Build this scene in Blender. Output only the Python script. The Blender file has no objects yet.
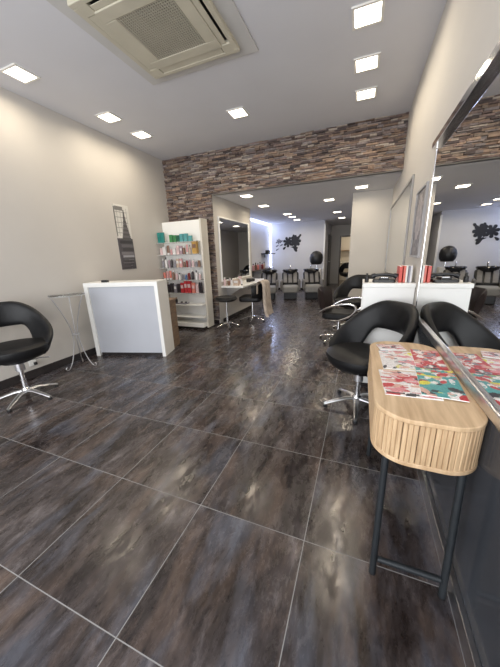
import bpy, bmesh, math, random
from mathutils import Vector, Matrix
random.seed(7)
S = bpy.context.scene
COL = S.collection
R_ = math.radians
PI = math.pi

# ------------------------------------------------------------------ camera
cam_d = bpy.data.cameras.new('camera')
cam = bpy.data.objects.new('camera', cam_d); COL.objects.link(cam)
cam_d.sensor_fit = 'VERTICAL'; cam_d.sensor_height = 36; cam_d.lens = 36*272.65/667
cam_d.clip_start = .02; cam_d.clip_end = 100
right = Vector((0.9296, 0.3668, -0.0353)); down = Vector((0.0693, -0.2679, -0.9609)); fwd = Vector((-0.3619, 0.8909, -0.2745))
m = Matrix((right, -down, -fwd)).transposed().to_4x4(); m.translation = (0, 0, 1.37)
cam.matrix_world = m
S.camera = cam

# ------------------------------------------------------------------ world, daylight, exposure
W = bpy.data.worlds.new('sky'); S.world = W; W.use_nodes = True
bg = W.node_tree.nodes['Background']; bg.inputs[0].default_value = (.80, .90, 1, 1); bg.inputs[1].default_value = .9
def area(name, loc, rot, sx, sy, power, col):
    l = bpy.data.lights.new(name, 'AREA'); l.shape = 'RECTANGLE'; l.size = sx; l.size_y = sy; l.energy = power; l.color = col
    o = bpy.data.objects.new(name, l); COL.objects.link(o); o.location = loc; o.rotation_euler = rot
    return o
area('shopfront_daylight', (-1.6, -1.75, 1.6), (R_(90), 0, 0), 3.8, 2.6, 135, (.97, .98, 1))
LAMP = 4.6
S.view_settings.view_transform = 'Standard'; S.view_settings.look = 'None'
S.view_settings.gamma = 1; S.view_settings.use_curve_mapping = False
S.view_settings.exposure = 0.2

# ------------------------------------------------------------------ materials
def mat(name, col, rough=.5, metal=0, noise=0, scale=8, bump=0, emit=None, estr=0, trans=0, alpha=1, coat=0, stretch=None, spec=None):
    mt = bpy.data.materials.new(name); mt.use_nodes = True
    N = mt.node_tree; b = N.nodes['Principled BSDF']
    b.inputs['Base Color'].default_value = (*col, 1); b.inputs['Roughness'].default_value = rough
    b.inputs['Metallic'].default_value = metal
    if trans: b.inputs['Transmission Weight'].default_value = trans
    if coat: b.inputs['Coat Weight'].default_value = coat
    if alpha < 1: b.inputs['Alpha'].default_value = alpha
    if spec is not None: b.inputs['Specular IOR Level'].default_value = spec
    if emit: b.inputs['Emission Color'].default_value = (*emit, 1); b.inputs['Emission Strength'].default_value = estr
    if noise or bump:
        tc = N.nodes.new('ShaderNodeTexCoord'); mp = N.nodes.new('ShaderNodeMapping'); nz = N.nodes.new('ShaderNodeTexNoise')
        nz.inputs['Scale'].default_value = scale; nz.inputs['Detail'].default_value = 6
        if stretch: mp.inputs['Scale'].default_value = stretch
        N.links.new(tc.outputs['Object'], mp.inputs[0]); N.links.new(mp.outputs[0], nz.inputs['Vector'])
        if noise:
            r = N.nodes.new('ShaderNodeValToRGB')
            r.color_ramp.elements[0].position = .3; r.color_ramp.elements[1].position = .7
            r.color_ramp.elements[0].color = (*[c*(1-noise) for c in col], 1)
            r.color_ramp.elements[1].color = (*[min(1, c*(1+noise)) for c in col], 1)
            N.links.new(nz.outputs[0], r.inputs[0]); N.links.new(r.outputs[0], b.inputs['Base Color'])
        if bump:
            bp = N.nodes.new('ShaderNodeBump'); bp.inputs['Strength'].default_value = bump; bp.inputs['Distance'].default_value = .01
            N.links.new(nz.outputs[0], bp.inputs['Height']); N.links.new(bp.outputs[0], b.inputs['Normal'])
    return mt

M = {}
M['wall'] = mat('warm_wall_paint', (.60, .565, .52), .75, noise=.02, scale=2, bump=.03)
M['wall_back'] = mat('pale_wall_paint', (.68, .68, .70), .75, noise=.02, scale=2)
M['ceiling'] = mat('ceiling_paint_light_tint', (.70, .70, .735), .85, noise=.02, scale=1.5)  # slight blue of the indirect light on the ceiling is put into this colour
M['dark_trim'] = mat('dark_baseboard', (.035, .03, .03), .25, noise=.2, scale=12)
M['white'] = mat('white_laminate', (.90, .89, .86), .35, noise=.015, scale=5)
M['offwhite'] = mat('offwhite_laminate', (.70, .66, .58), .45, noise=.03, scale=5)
M['greypanel'] = mat('grey_blue_panel', (.51, .525, .57), .5, noise=.03, scale=3)
M['brown'] = mat('brown_wood', (.22, .15, .10), .5, noise=.3, scale=6, stretch=(1, 1, 6))
M['chrome'] = mat('chrome', (.80, .80, .82), .12, 1, noise=.03, scale=20)
M['alu'] = mat('brushed_aluminium', (.74, .74, .76), .28, 1, noise=.06, scale=30)
M['mirror'] = mat('mirror_glass', (.86, .87, .86), .01, 1)
M['leather'] = mat('black_leatherette', (.008, .008, .009), .45, noise=.3, scale=14, bump=.12, spec=.3)
M['black'] = mat('black_plastic', (.015, .015, .017), .4, noise=.2, scale=20)
M['blacksteel'] = mat('black_powder_steel', (.022, .026, .030), .45, .2, noise=.15, scale=25)
M['darkpanel'] = mat('dark_gloss_panel', (.05, .055, .065), .16, noise=.15, scale=3)
M['maroon'] = mat('dark_maroon_vinyl', (.013, .006, .006), .5, noise=.2, scale=10)
M['cream'] = mat('yellowed_plastic', (.58, .54, .43), .5, noise=.06, scale=4)
M['plate'] = mat('aged_plate', (.60, .59, .575), .7, noise=.05, scale=3)
M['lamp'] = mat('lamp_diffuser', (1, .97, .9), .5, emit=(1, .90, .70), estr=9)
M['lampframe'] = mat('lamp_frame', (.85, .83, .78), .4, noise=.02)
M['led'] = mat('blue_white_led', (.8, .85, 1), .5, emit=(.62, .70, 1), estr=5)
M['glass'] = mat('clear_glass', (.93, .97, .96), .03, trans=1)
M['frost'] = mat('frosted_acrylic', (.75, .78, .78), .2, alpha=.35)
M['greyfab'] = mat('grey_upholstery', (.20, .19, .18), .7, noise=.1, scale=12)
M['lightfab'] = mat('light_grey_upholstery', (.27, .265, .25), .6, noise=.08, scale=9)
M['ceramic'] = mat('dark_ceramic', (.02, .02, .022), .12, noise=.1)
M['coat'] = mat('beige_coat', (.44, .37, .31), .9, noise=.3, scale=9, bump=.2, stretch=(1, 9, 1))
M['paper'] = mat('paper_white', (.85, .84, .82), .6, noise=.02)
M['frame_brown'] = mat('bronze_frame', (.10, .07, .05), .35, noise=.2, scale=10)
M['decal'] = mat('black_vinyl_decal', (.012, .012, .015), .5, noise=.1)
M['decalgrey'] = mat('grey_vinyl_decal', (.12, .12, .15), .5, noise=.1)

# floor tiles: one material, grid of 0.6 m tiles
def floor_mat():
    mt = bpy.data.materials.new('metallic_floor_tile'); mt.use_nodes = True
    N = mt.node_tree; L = N.links; b = N.nodes['Principled BSDF']
    def nd(t, **k):
        n = N.nodes.new(t)
        for a, v in k.items(): setattr(n, a, v)
        return n
    def math_(op, a, b_=None, c=None):
        n = nd('ShaderNodeMath', operation=op)
        for i, v in enumerate((a, b_, c)):
            if v is None: continue
            if isinstance(v, (int, float)): n.inputs[i].default_value = v
            else: L.new(v, n.inputs[i])
        return n.outputs[0]
    tc = nd('ShaderNodeTexCoord'); sp = nd('ShaderNodeSeparateXYZ'); L.new(tc.outputs['Object'], sp.inputs[0])
    tx = math_('DIVIDE', math_('ADD', sp.outputs[0], .764), .595); ty = math_('DIVIDE', math_('SUBTRACT', sp.outputs[1], .424), .6055)
    ix = math_('FLOOR', tx); iy = math_('FLOOR', ty); fx = math_('FRACT', tx); fy = math_('FRACT', ty)
    ex = math_('MINIMUM', fx, math_('SUBTRACT', 1, fx)); ey = math_('MINIMUM', fy, math_('SUBTRACT', 1, fy))
    e = math_('MINIMUM', ex, ey)
    gr = math_('SUBTRACT', 1, math_('SMOOTH_MIN', math_('MULTIPLY', e, 1/.0045), 1, .1)); gr.node.use_clamp = True
    grout = math_('GREATER_THAN', .0032, e)
    cv = nd('ShaderNodeCombineXYZ'); L.new(ix, cv.inputs[0]); L.new(iy, cv.inputs[1])
    wn = nd('ShaderNodeTexWhiteNoise'); wn.noise_dimensions = '2D'; L.new(cv.outputs[0], wn.inputs['Vector'])
    off = nd('ShaderNodeVectorMath', operation='SCALE'); off.inputs['Scale'].default_value = 37; L.new(wn.outputs['Color'], off.inputs[0])
    def streak(sx, sy, seed, detail=6, rough=.6, dist=0.):
        mp = nd('ShaderNodeMapping'); mp.inputs['Scale'].default_value = (sx, sy, 1); mp.inputs['Location'].default_value = (seed, seed*1.7, 0)
        L.new(tc.outputs['Object'], mp.inputs[0])
        ad = nd('ShaderNodeVectorMath', operation='ADD'); L.new(mp.outputs[0], ad.inputs[0]); L.new(off.outputs[0], ad.inputs[1])
        nz = nd('ShaderNodeTexNoise'); nz.inputs['Scale'].default_value = 1; nz.inputs['Detail'].default_value = detail
        nz.inputs['Roughness'].default_value = rough; nz.inputs['Distortion'].default_value = dist
        L.new(ad.outputs[0], nz.inputs['Vector']); return nz.outputs[0]
    def ramp(src, stops):
        r = nd('ShaderNodeValToRGB'); el = r.color_ramp.elements
        while len(el) < len(stops): el.new(.5)
        for k, (p, c) in zip(el, stops): k.position = p; k.color = (*c, 1)
        L.new(src, r.inputs[0]); return r.outputs[0]
    s1 = streak(5.5, 1.6, 3, 9, .68, .6)
    s2 = streak(6, 1.5, 11, 6, .6, .2)
    s3 = streak(6, 2.0, 23, 9, .66, .3)
    s4 = streak(18, 7, 41, 12, .78, .4)
    base = ramp(math_('ADD', math_('MULTIPLY', s1, .5), math_('MULTIPLY', s4, .5)), [(.36, (.010, .007, .007)), (.46, (.028, .021, .020)), (.54, (.062, .050, .049)), (.63, (.16, .14, .14))])
    blue = ramp(s2, [(.50, (0, 0, 0)), (.70, (1, 1, 1))])
    rust = ramp(s3, [(.48, (0, 0, 0)), (.74, (1, 1, 1))])
    mx = nd('ShaderNodeMix', data_type='RGBA'); L.new(math_('MULTIPLY', math_('MULTIPLY', blue, .95), math_('ADD', s4, .25)), mx.inputs[0]); L.new(base, mx.inputs[6]); mx.inputs[7].default_value = (.13, .14, .175, 1)
    my = nd('ShaderNodeMix', data_type='RGBA'); L.new(math_('MULTIPLY', math_('MULTIPLY', rust, .8), math_('ADD', s4, .1)), my.inputs[0]); L.new(mx.outputs[2], my.inputs[6]); my.inputs[7].default_value = (.24, .165, .125, 1)
    mz = nd('ShaderNodeMix', data_type='RGBA'); L.new(grout, mz.inputs[0]); L.new(my.outputs[2], mz.inputs[6]); mz.inputs[7].default_value = (.30, .295, .295, 1)
    L.new(mz.outputs[2], b.inputs['Base Color'])
    rr = math_('ADD', math_('MULTIPLY', s3, .42), -.03)
    fine = streak(48, 17, 5, 8, .75, .2)
    fr_ = math_('ADD', math_('MULTIPLY', rr, .8), math_('MULTIPLY', math_('POWER', fine, 2.0), .30))
    worn = streak(15, 6.5, 57, 12, .78, .3)
    wm = nd('ShaderNodeMapRange'); wm.inputs[1].default_value = .42; wm.inputs[2].default_value = .58; wm.inputs[3].default_value = .11; wm.inputs[4].default_value = .30; L.new(worn, wm.inputs[0])
    fr_ = math_('ADD', wm.outputs[0], math_('MULTIPLY', fine, .10))
    L.new(math_('ADD', fr_, math_('MULTIPLY', grout, .4)), b.inputs['Roughness'])
    b.inputs['Specular IOR Level'].default_value = .62
    b.inputs['Metallic'].default_value = .15
    hsum = math_('SUBTRACT', math_('ADD', math_('MULTIPLY', s1, .5), math_('MULTIPLY', fine, .30)), math_('MULTIPLY', gr, 1.))
    bp = nd('ShaderNodeBump'); bp.inputs['Strength'].default_value = .11; bp.inputs['Distance'].default_value = .003
    L.new(hsum, bp.inputs['Height']); L.new(bp.outputs[0], b.inputs['Normal'])
    return mt
M['floor'] = floor_mat()

def attr_mat(name, rough=.85, noise=.25, scale=30):
    mt = bpy.data.materials.new(name); mt.use_nodes = True; N = mt.node_tree; b = N.nodes['Principled BSDF']
    a = N.nodes.new('ShaderNodeAttribute'); a.attribute_name = 'tint'
    nz = N.nodes.new('ShaderNodeTexNoise'); nz.inputs['Scale'].default_value = scale; nz.inputs['Detail'].default_value = 6
    tc = N.nodes.new('ShaderNodeTexCoord'); N.links.new(tc.outputs['Object'], nz.inputs['Vector'])
    r = N.nodes.new('ShaderNodeMapRange'); r.inputs[3].default_value = 1-noise; r.inputs[4].default_value = 1+noise; r.inputs[1].default_value = .3; r.inputs[2].default_value = .7
    N.links.new(nz.outputs[0], r.inputs[0])
    vm = N.nodes.new('ShaderNodeVectorMath'); vm.operation = 'SCALE'; N.links.new(a.outputs['Color'], vm.inputs[0]); N.links.new(r.outputs[0], vm.inputs['Scale'])
    N.links.new(vm.outputs[0], b.inputs['Base Color']); b.inputs['Roughness'].default_value = rough
    if rough > .6:
        bp = N.nodes.new('ShaderNodeBump'); bp.inputs['Strength'].default_value = .6; bp.inputs['Distance'].default_value = .006
        N.links.new(nz.outputs[0], bp.inputs['Height']); N.links.new(bp.outputs[0], b.inputs['Normal'])
    return mt
M['stone'] = attr_mat('stacked_stone')
M['print'] = attr_mat('printed_paper', .35, .06, 60)

def wood_mat(name, c1, c2, sc):
    mt = bpy.data.materials.new(name); mt.use_nodes = True; N = mt.node_tree; b = N.nodes['Principled BSDF']
    tc = N.nodes.new('ShaderNodeTexCoord'); mp = N.nodes.new('ShaderNodeMapping'); mp.inputs['Scale'].default_value = sc
    nz = N.nodes.new('ShaderNodeTexNoise'); nz.inputs['Scale'].default_value = 1; nz.inputs['Detail'].default_value = 7; nz.inputs['Distortion'].default_value = .4
    r = N.nodes.new('ShaderNodeValToRGB'); r.color_ramp.elements[0].position = .3; r.color_ramp.elements[1].position = .68
    r.color_ramp.elements[0].color = (*c1, 1); r.color_ramp.elements[1].color = (*c2, 1)
    for a, c in ((tc.outputs['Object'], mp.inputs[0]), (mp.outputs[0], nz.inputs['Vector']), (nz.outputs[0], r.inputs[0]), (r.outputs[0], b.inputs['Base Color'])): N.links.new(a, c)
    b.inputs['Roughness'].default_value = .42
    return mt
M['oak'] = wood_mat('light_oak_veneer', (.48, .31, .17), (.72, .52, .32), (38, 3.5, 4))
M['oak_slat'] = wood_mat('light_oak_slat', (.40, .255, .14), (.66, .47, .28), (55, 55, 5))

_cm = {}
def cmat(c, rough=.35):
    k = tuple(round(x, 3) for x in c)+(rough,)
    if k not in _cm: _cm[k] = mat('coloured_plastic', c, rough, noise=.05, scale=15)
    return _cm[k]

# ------------------------------------------------------------------ mesh helpers
class MB:
    def __init__(s):
        s.v = []; s.f = []; s.c = []
    def add(s, vs, fs, col=None):
        n = len(s.v); s.v += [tuple(v) for v in vs]; s.f += [tuple(i+n for i in f) for f in fs]; s.c += [col]*len(fs); return s
    def box(s, x0, y0, z0, x1, y1, z1, col=None, mtx=None):
        vs = [Vector(p) for p in ((x0, y0, z0), (x1, y0, z0), (x1, y1, z0), (x0, y1, z0), (x0, y0, z1), (x1, y0, z1), (x1, y1, z1), (x0, y1, z1))]
        if mtx: vs = [mtx @ v for v in vs]
        return s.add(vs, [(0, 3, 2, 1), (4, 5, 6, 7), (0, 1, 5, 4), (1, 2, 6, 5), (2, 3, 7, 6), (3, 0, 4, 7)], col)
    def lathe(s, prof, c=(0, 0, 0), n=24, sx=1, sy=1, col=None):
        vs = []; fs = []
        for r, z in prof:
            for k in range(n):
                a = 2*PI*k/n; vs.append((c[0]+r*sx*math.cos(a), c[1]+r*sy*math.sin(a), c[2]+z))
        for i in range(len(prof)-1):
            for k in range(n):
                fs.append((i*n+k, i*n+(k+1) % n, (i+1)*n+(k+1) % n, (i+1)*n+k))
        fs.append(tuple(reversed(range(n)))); fs.append(tuple((len(prof)-1)*n+k for k in range(n)))
        return s.add(vs, fs, col)
    def tube(s, pts, r, n=10, closed=False, flat=1.0):
        pts = [Vector(p) for p in pts]; m_ = len(pts); rr = r if isinstance(r, (list, tuple)) else [r]*m_
        vs = []; fs = []; up = None
        for i, p in enumerate(pts):
            a = pts[(i-1) % m_] if (closed or i > 0) else p; b = pts[(i+1) % m_] if (closed or i < m_-1) else p
            t = (b-a).normalized()
            if up is None: up = Vector((0, 0, 1)) if abs(t.z) < .9 else Vector((1, 0, 0))
            u = t.cross(up)
            if u.length < 1e-4: u = t.cross(Vector((0, 1, 0)))
            u.normalize(); w = u.cross(t).normalized(); up = w
            for k in range(n):
                q = 2*PI*k/n; vs.append(p+u*rr[i]*math.cos(q)+w*rr[i]*flat*math.sin(q))
        mm = m_ if closed else m_-1
        for i in range(mm):
            j = (i+1) % m_
            for k in range(n): fs.append((i*n+k, i*n+(k+1) % n, j*n+(k+1) % n, j*n+k))
        if not closed: fs.append(tuple(reversed(range(n)))); fs.append(tuple((m_-1)*n+k for k in range(n)))
        return s.add(vs, fs)
    def prism(s, pts, z0, z1, col=None):
        n = len(pts)
        vs = [(x, y, z0) for x, y in pts]+[(x, y, z1) for x, y in pts]
        return s.add(vs, [tuple(reversed(range(n))), tuple(range(n, 2*n))]+[(i, (i+1) % n, (i+1) % n+n, i+n) for i in range(n)], col)
    def build(s, name, material, parent=None, smooth=True, bevel=0, sub=0, fix=True):
        me = bpy.data.meshes.new(name); me.from_pydata(s.v, [], s.f)
        if fix:
            bm = bmesh.new(); bm.from_mesh(me); bmesh.ops.recalc_face_normals(bm, faces=bm.faces); bm.to_mesh(me); bm.free()
        if any(c is not None for c in s.c):
            at = me.color_attributes.new('tint', 'FLOAT_COLOR', 'CORNER')
            for p in me.polygons:
                c = s.c[p.index] or (.5, .5, .5)
                for li in p.loop_indices: at.data[li].color = (*c, 1)
        me.materials.append(material)
        o = bpy.data.objects.new(name, me); COL.objects.link(o)
        if parent: o.parent = parent
        if smooth:
            me.polygons.foreach_set('use_smooth', [True]*len(me.polygons))
            try: me.set_sharp_from_angle(angle=R_(38))
            except Exception: pass
        if bevel:
            b = o.modifiers.new('bevel', 'BEVEL'); b.width = bevel; b.segments = 2; b.limit_method = 'ANGLE'
        if sub:
            q = o.modifiers.new('sub', 'SUBSURF'); q.levels = sub; q.render_levels = sub
        return o
def B(*a, **k): return MB().box(*a, **k)
def rrect(x0, y0, x1, y1, r, n=8):
    p = []
    for cx, cy, a0 in ((x1-r, y0+r, -90), (x1-r, y1-r, 0), (x0+r, y1-r, 90), (x0+r, y0+r, 180)):
        for k in range(n+1):
            a = R_(a0+90*k/n); p.append((cx+r*math.cos(a), cy+r*math.sin(a)))
    return p
def tag(o, label, cat, group=None, kind=None):
    o['label'] = label; o['category'] = cat
    if group: o['group'] = group
    if kind: o['kind'] = kind
    return o
def T(name, label, cat, loc=(0, 0, 0), rz=0, group=None):
    o = bpy.data.objects.new(name, None); COL.objects.link(o); o.location = loc; o.rotation_euler = (0, 0, rz); o.empty_display_size = .1
    return tag(o, label, cat, group)
def ST(name, mb, m, parent=None, **k):
    o = mb.build(name, m, parent, smooth=False, **k)
    if not parent: o['kind'] = 'structure'
    return o
def sm(t): t = max(0, min(1, t)); return t*t*(3-2*t)
def arcpts(pts, n=6):                                        # Catmull-Rom through points
    P = [Vector(p) for p in pts]; P = [2*P[0]-P[1]]+P+[2*P[-1]-P[-2]]; o = []
    for i in range(1, len(P)-2):
        for k in range(n):
            t = k/n; a, b, c, d = P[i-1:i+3]
            o.append(.5*((2*b)+(c-a)*t+(2*a-5*b+4*c-d)*t*t+(3*b-a-3*c+d)*t**3))
    o.append(P[-2]); return o

# ------------------------------------------------------------------ the room
XL, XR, YB, ZC, ZH = -3.72, .47, 5.0, 3.2, 2.5
YF = -1.8
ST('floor', B(XL-.1, YF-.1, -.08, XR+.6, 16.2, 0), M['floor'])
ST('ceiling_front', B(XL-.1, YF-.1, ZC, XR+.1, YB+.1, ZC+.1), M['ceiling']).name = 'ceiling'
ST('ceiling', B(XL-.1, YB+.07, ZH, XR+.6, 16.2, ZH+.1), M['ceiling'])
ST('wall_left', B(XL-.12, YF-.1, 0, XL, YB+.1, ZC), M['wall'])
ST('wall_right', B(XR, YF-.1, 0, XR+.12, 13.3, ZC), M['wall'])
# shop front behind the camera: low wall, lintel and posts around the glazing
ST('wall_front', B(XL, YF-.1, 0, XR, YF, .25).box(XL, YF-.1, 2.95, XR, YF, ZC).box(XL, YF-.1, .25, XL+.12, YF, 2.95).box(XR-.12, YF-.1, .25, XR, YF, 2.95).box(-1.7, YF-.1, .25, -1.62, YF, 2.95), M['wall'])
# wall behind the stone cladding: header over the opening and left pier
ST('wall_back', B(XL, YB, ZH, XR, YB+.12, ZC).box(XL, YB, 0, -2.70, YB+.12, ZH), M['wall'])
ST('wall_left', B(-2.82, YB+.12, 0, -2.70, 6.95, ZH), M['wall'])
ST('wall_left', B(-3.42, 6.83, 0, -2.82, 6.95, ZH), M['wall'])
ST('wall_left', B(-3.52, 6.95, 0, -3.40, 10.9, ZH), M['wall_back'])
ST('wall_back', B(-3.40, 10.8, 0, -1.32, 10.9, ZH).box(-1.42, 10.9, 0, -1.32, 13.2, ZH), M['wall_back'])
ST('wall_right', B(-.25, 6.35, 0, XR, 8.0, ZH), M['wall'])
ST('wall_back', B(-1.42, 13.2, 0, -.90, 13.3, ZH).box(-.42, 13.2, 0, XR, 13.3, ZH).box(-.90, 13.2, 2.02, -.42, 13.3, ZH), M['wall'])
ST('wall_back', B(-1.6, 15.4, 0, .6, 15.5, ZH).box(-1.6, 13.3, 0, -1.5, 15.4, ZH).box(.5, 13.3, 0, .6, 15.4, ZH), M['wall'])
dr = T('door_1', 'bronze framed doorway at the far end of the salon', 'door'); dr['kind'] = 'structure'
for a in ('label', 'category'): del dr[a]
B(-.94, 13.17, 0, -.89, 13.33, 2.06).box(-.43, 13.17, 0, -.38, 13.33, 2.06).box(-.89, 13.17, 2.01, -.43, 13.33, 2.06).build('door_frame', M['frame_brown'], dr, smooth=False)
dd = T('door_2', 'x', 'x'); dd['kind'] = 'structure'
for a in ('label', 'category'): del dd[a]
B(-1.32, 12.1, 0, -1.285, 13.0, 2.08).build('door_leaf', M['dark_trim'], dd, smooth=False, bevel=.004)
MB().tube([(-1.285, 12.2, 1.02), (-1.25, 12.2, 1.02), (-1.25, 12.32, 1.02)], .009).build('handle', M['alu'], dd)
# baseboards
ST('baseboard_left', B(XL, YF, 0, XL+.018, YB, .10), M['dark_trim'], bevel=.004)
ST('baseboard_back', B(XL+.02, YB-.025, 0, -2.72, YB, .08), M['dark_trim'])
ST('baseboard_back', B(-3.38, 10.78, 0, -1.32, 10.8, .08), M['dark_trim'])
ST('baseboard_left', B(-2.70, 5.13, 0, -2.68, 6.95, .08), M['dark_trim'])
ST('baseboard_right', B(XR-.02, 2.68, 0, XR, 6.35, .10), M['dark_trim'])
ST('baseboard_right', B(-.27, 6.33, 0, XR-.02, 6.35, .10), M['dark_trim'])
ST('baseboard_right', B(.425, YF, 0, .447, 2.66, .085), M['alu'], bevel=.003)
ST('trim_1', B(.447, YF, .085, XR, 2.66, .80), M['darkpanel'])
ST('trim_2', B(-1.345, 10.775, 0, -1.29, 10.8, 2.38), M['white'])

# stacked stone: every stone a small block, one mesh per wall surface
def stones(mb, x0, x1, z0, z1, y):
    z = z0; pal = [(.20, .135, .10), (.27, .205, .16), (.12, .085, .075), (.38, .32, .27), (.21, .15, .13), (.16, .12, .11), (.30, .21, .155), (.085, .065, .062), (.24, .20, .19)]
    while z < z1-.005:
        h = min(random.uniform(.020, .036), z1-z); x = x0-random.uniform(0, .1)
        while x < x1:
            w = random.uniform(.06, .20); a, b = max(x, x0), min(x+w, x1)
            if b-a > .01:
                d = random.uniform(.006, .046); c = random.choice(pal); k = random.uniform(.8, 1.2)
                c = tuple(q*k for q in c)
                j = lambda: random.uniform(-.003, .003)
                vs = [(a+.001, y, z+.0015), (b-.001, y, z+.0015), (b-.001, y-d+j(), z+.003+j()), (a+.001, y-d+j(), z+.003+j()),
                      (a+.001, y, z+h-.0015), (b-.001, y, z+h-.0015), (b-.001, y-d+j(), z+h-.003+j()), (a+.001, y-d+j(), z+h-.003+j())]
                mb.add(vs, [(0, 3, 2, 1), (4, 5, 6, 7), (0, 1, 5, 4), (1, 2, 6, 5), (2, 3, 7, 6), (3, 0, 4, 7)], c)
            x += w
        z += h
mb = MB(); stones(mb, XL+.001, XR-.001, ZH, ZC, YB); stones(mb, XL+.001, -2.70, .08, ZH, YB)
o = mb.build('trim_3', M['stone'], None, smooth=False); o['kind'] = 'structure'

# ------------------------------------------------------------------ ceiling lights
def ceiling_light(x, y, z, label, group, s=.24, power=LAMP):
    t = T('ceiling_light', label, 'light', (x, y, z), 0, group)
    f = MB(); h = s/2
    f.box(-h, -h, -.012, h, -h+.022, 0).box(-h, h-.022, -.012, h, h, 0).box(-h, -h+.022, -.012, -h+.022, h-.022, 0).box(h-.022, -h+.022, -.012, h, h-.022, 0)
    f.build('frame', M['lampframe'], t, smooth=False)
    B(-h+.022, -h+.022, -.008, h-.022, h-.022, -.001).build('diffuser', M['lamp'], t, smooth=False)
    l = bpy.data.lights.new('lamp_light', 'AREA'); l.size = s*.8; l.energy = power; l.color = (1, .87, .68); l.spread = R_(165)
    o = bpy.data.objects.new('lamp_light', l); COL.objects.link(o); o.location = (x, y, z-.02)
G1 = 'square recessed lights in the front ceiling'
for x, y, lb in ((-.09, 2.98, 'square ceiling light above the right wall, nearest of its row of three'),
                 (-.09, 3.62, 'square ceiling light above the right wall, middle of its row of three'),
                 (-.09, 4.22, 'square ceiling light above the right wall, closest to the stone wall'),
                 (-1.66, 3.95, 'square ceiling light alone between the air conditioner and the stone wall'),
                 (-3.30, 2.28, 'square ceiling light near the left wall at the left edge of the photo'),
                 (-3.24, 3.30, 'square ceiling light near the left wall, the nearer of the close pair'),
                 (-3.24, 3.90, 'square ceiling light near the left wall, the farther of the close pair'),
                 ):
    ceiling_light(x, y, ZC, lb, G1)
G2 = 'square recessed lights in the low rear ceiling'
for x, y, lb in ((-2.18, 5.45, 'rear ceiling light just behind the stone header, above the left mirror'),
                 (-2.25, 6.7, 'rear ceiling light, second from the header on the left side'),
                 (-.09, 5.85, 'rear ceiling light by the right pier, closest to the header'),
                 (-.76, 6.8, 'rear ceiling light in the middle row, its nearest one'),
                 (-2.1, 8.4, 'rear ceiling light nearest of the tight cluster of three'),
                 (-2.12, 9.1, 'rear ceiling light middle of the tight cluster of three'),
                 (-2.15, 9.95, 'rear ceiling light farthest of the tight cluster of three'),
                 (-.75, 8.9, 'rear ceiling light before the bronze doorway, nearer of two'),
                 (-.72, 10.4, 'rear ceiling light before the bronze doorway, farther of two')):
    ceiling_light(x, y, ZH, lb, G2, power=LAMP*.85)
l = area('store_lamp', (-.5, 14.4, 2.45), (0, 0, 0), .5, .5, 14, (1, .85, .62))
# cove light in the alcove
led = T('led_strip', 'blue-white led strip along the alcove ceiling edge and down its corner', 'light')
B(-3.39, 7.2, 2.455, -3.33, 10.75, 2.485).build('ceiling_strip', M['led'], led, smooth=False)
B(-3.395, 10.755, .8, -3.36, 10.79, 2.44).build('corner_strip', M['led'], led, smooth=False)
for loc, rot, sx, sy, p in (((-3.3, 9.0, 2.44), (0, R_(-35), 0), .06, 3.4, 9), ((-3.33, 10.72, 1.6), (R_(90), 0, R_(-140)), .05, 1.5, 5)):
    area('led_light', loc, rot, sx, sy, p, (.55, .65, 1))

# ------------------------------------------------------------------ air conditioner
ac = T('air_conditioner', 'yellowed cassette air conditioner set in the ceiling plate', 'air conditioner', (-1.63, 2.38, ZC))
B(-.61, -.62, -.014, .61, .60, 0).build('mounting_plate', M['plate'], ac, smooth=False, bevel=.004)
p = MB()
def ringbox(mb, h, w, z0, z1, cx=0, cy=0):
    mb.box(cx-h, cy-h, z0, cx+h, cy-h+w, z1).box(cx-h, cy+h-w, z0, cx+h, cy+h, z1).box(cx-h, cy-h+w, z0, cx-h+w, cy+h-w, z1).box(cx+h-w, cy-h+w, z0, cx+h, cy+h-w, z1)
ringbox(p, .475, .045, -.05, -.014); ringbox(p, .355, .105, -.055, -.014)
for sx, sy in ((1, 1), (1, -1), (-1, 1), (-1, -1)):
    p.box(min(sx*.34, sx*.44), min(sy*.34, sy*.44), -.05, max(sx*.34, sx*.44), max(sy*.34, sy*.44), -.014)
p.build('panel', M['cream'], ac, smooth=False, bevel=.006)
B(-.45, -.45, -.02, .45, .45, -.0145).build('dark_cavity', M['black'], ac, smooth=False)
for a in range(4):
    q = MB(); q.box(-.335, .357, -.047, .335, .405 if a > 1 else .432, -.041, mtx=Matrix.Rotation(a*PI/2, 4, 'Z'))
    q.build('air_flap', M['cream'], ac, smooth=False, bevel=.003)
g = MB()
for k in range(24):
    x = -.242+k*.021; g.box(x-.0055, -.25, -.052, x+.0055, .25, -.044)
for k in range(24):
    x = -.242+k*.021; g.box(-.25, x-.004, -.050, .25, x+.004, -.045)
g.build('intake_grille', mat('grille_plastic', (.42, .39, .31), .5, noise=.05), ac, smooth=False)

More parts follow.
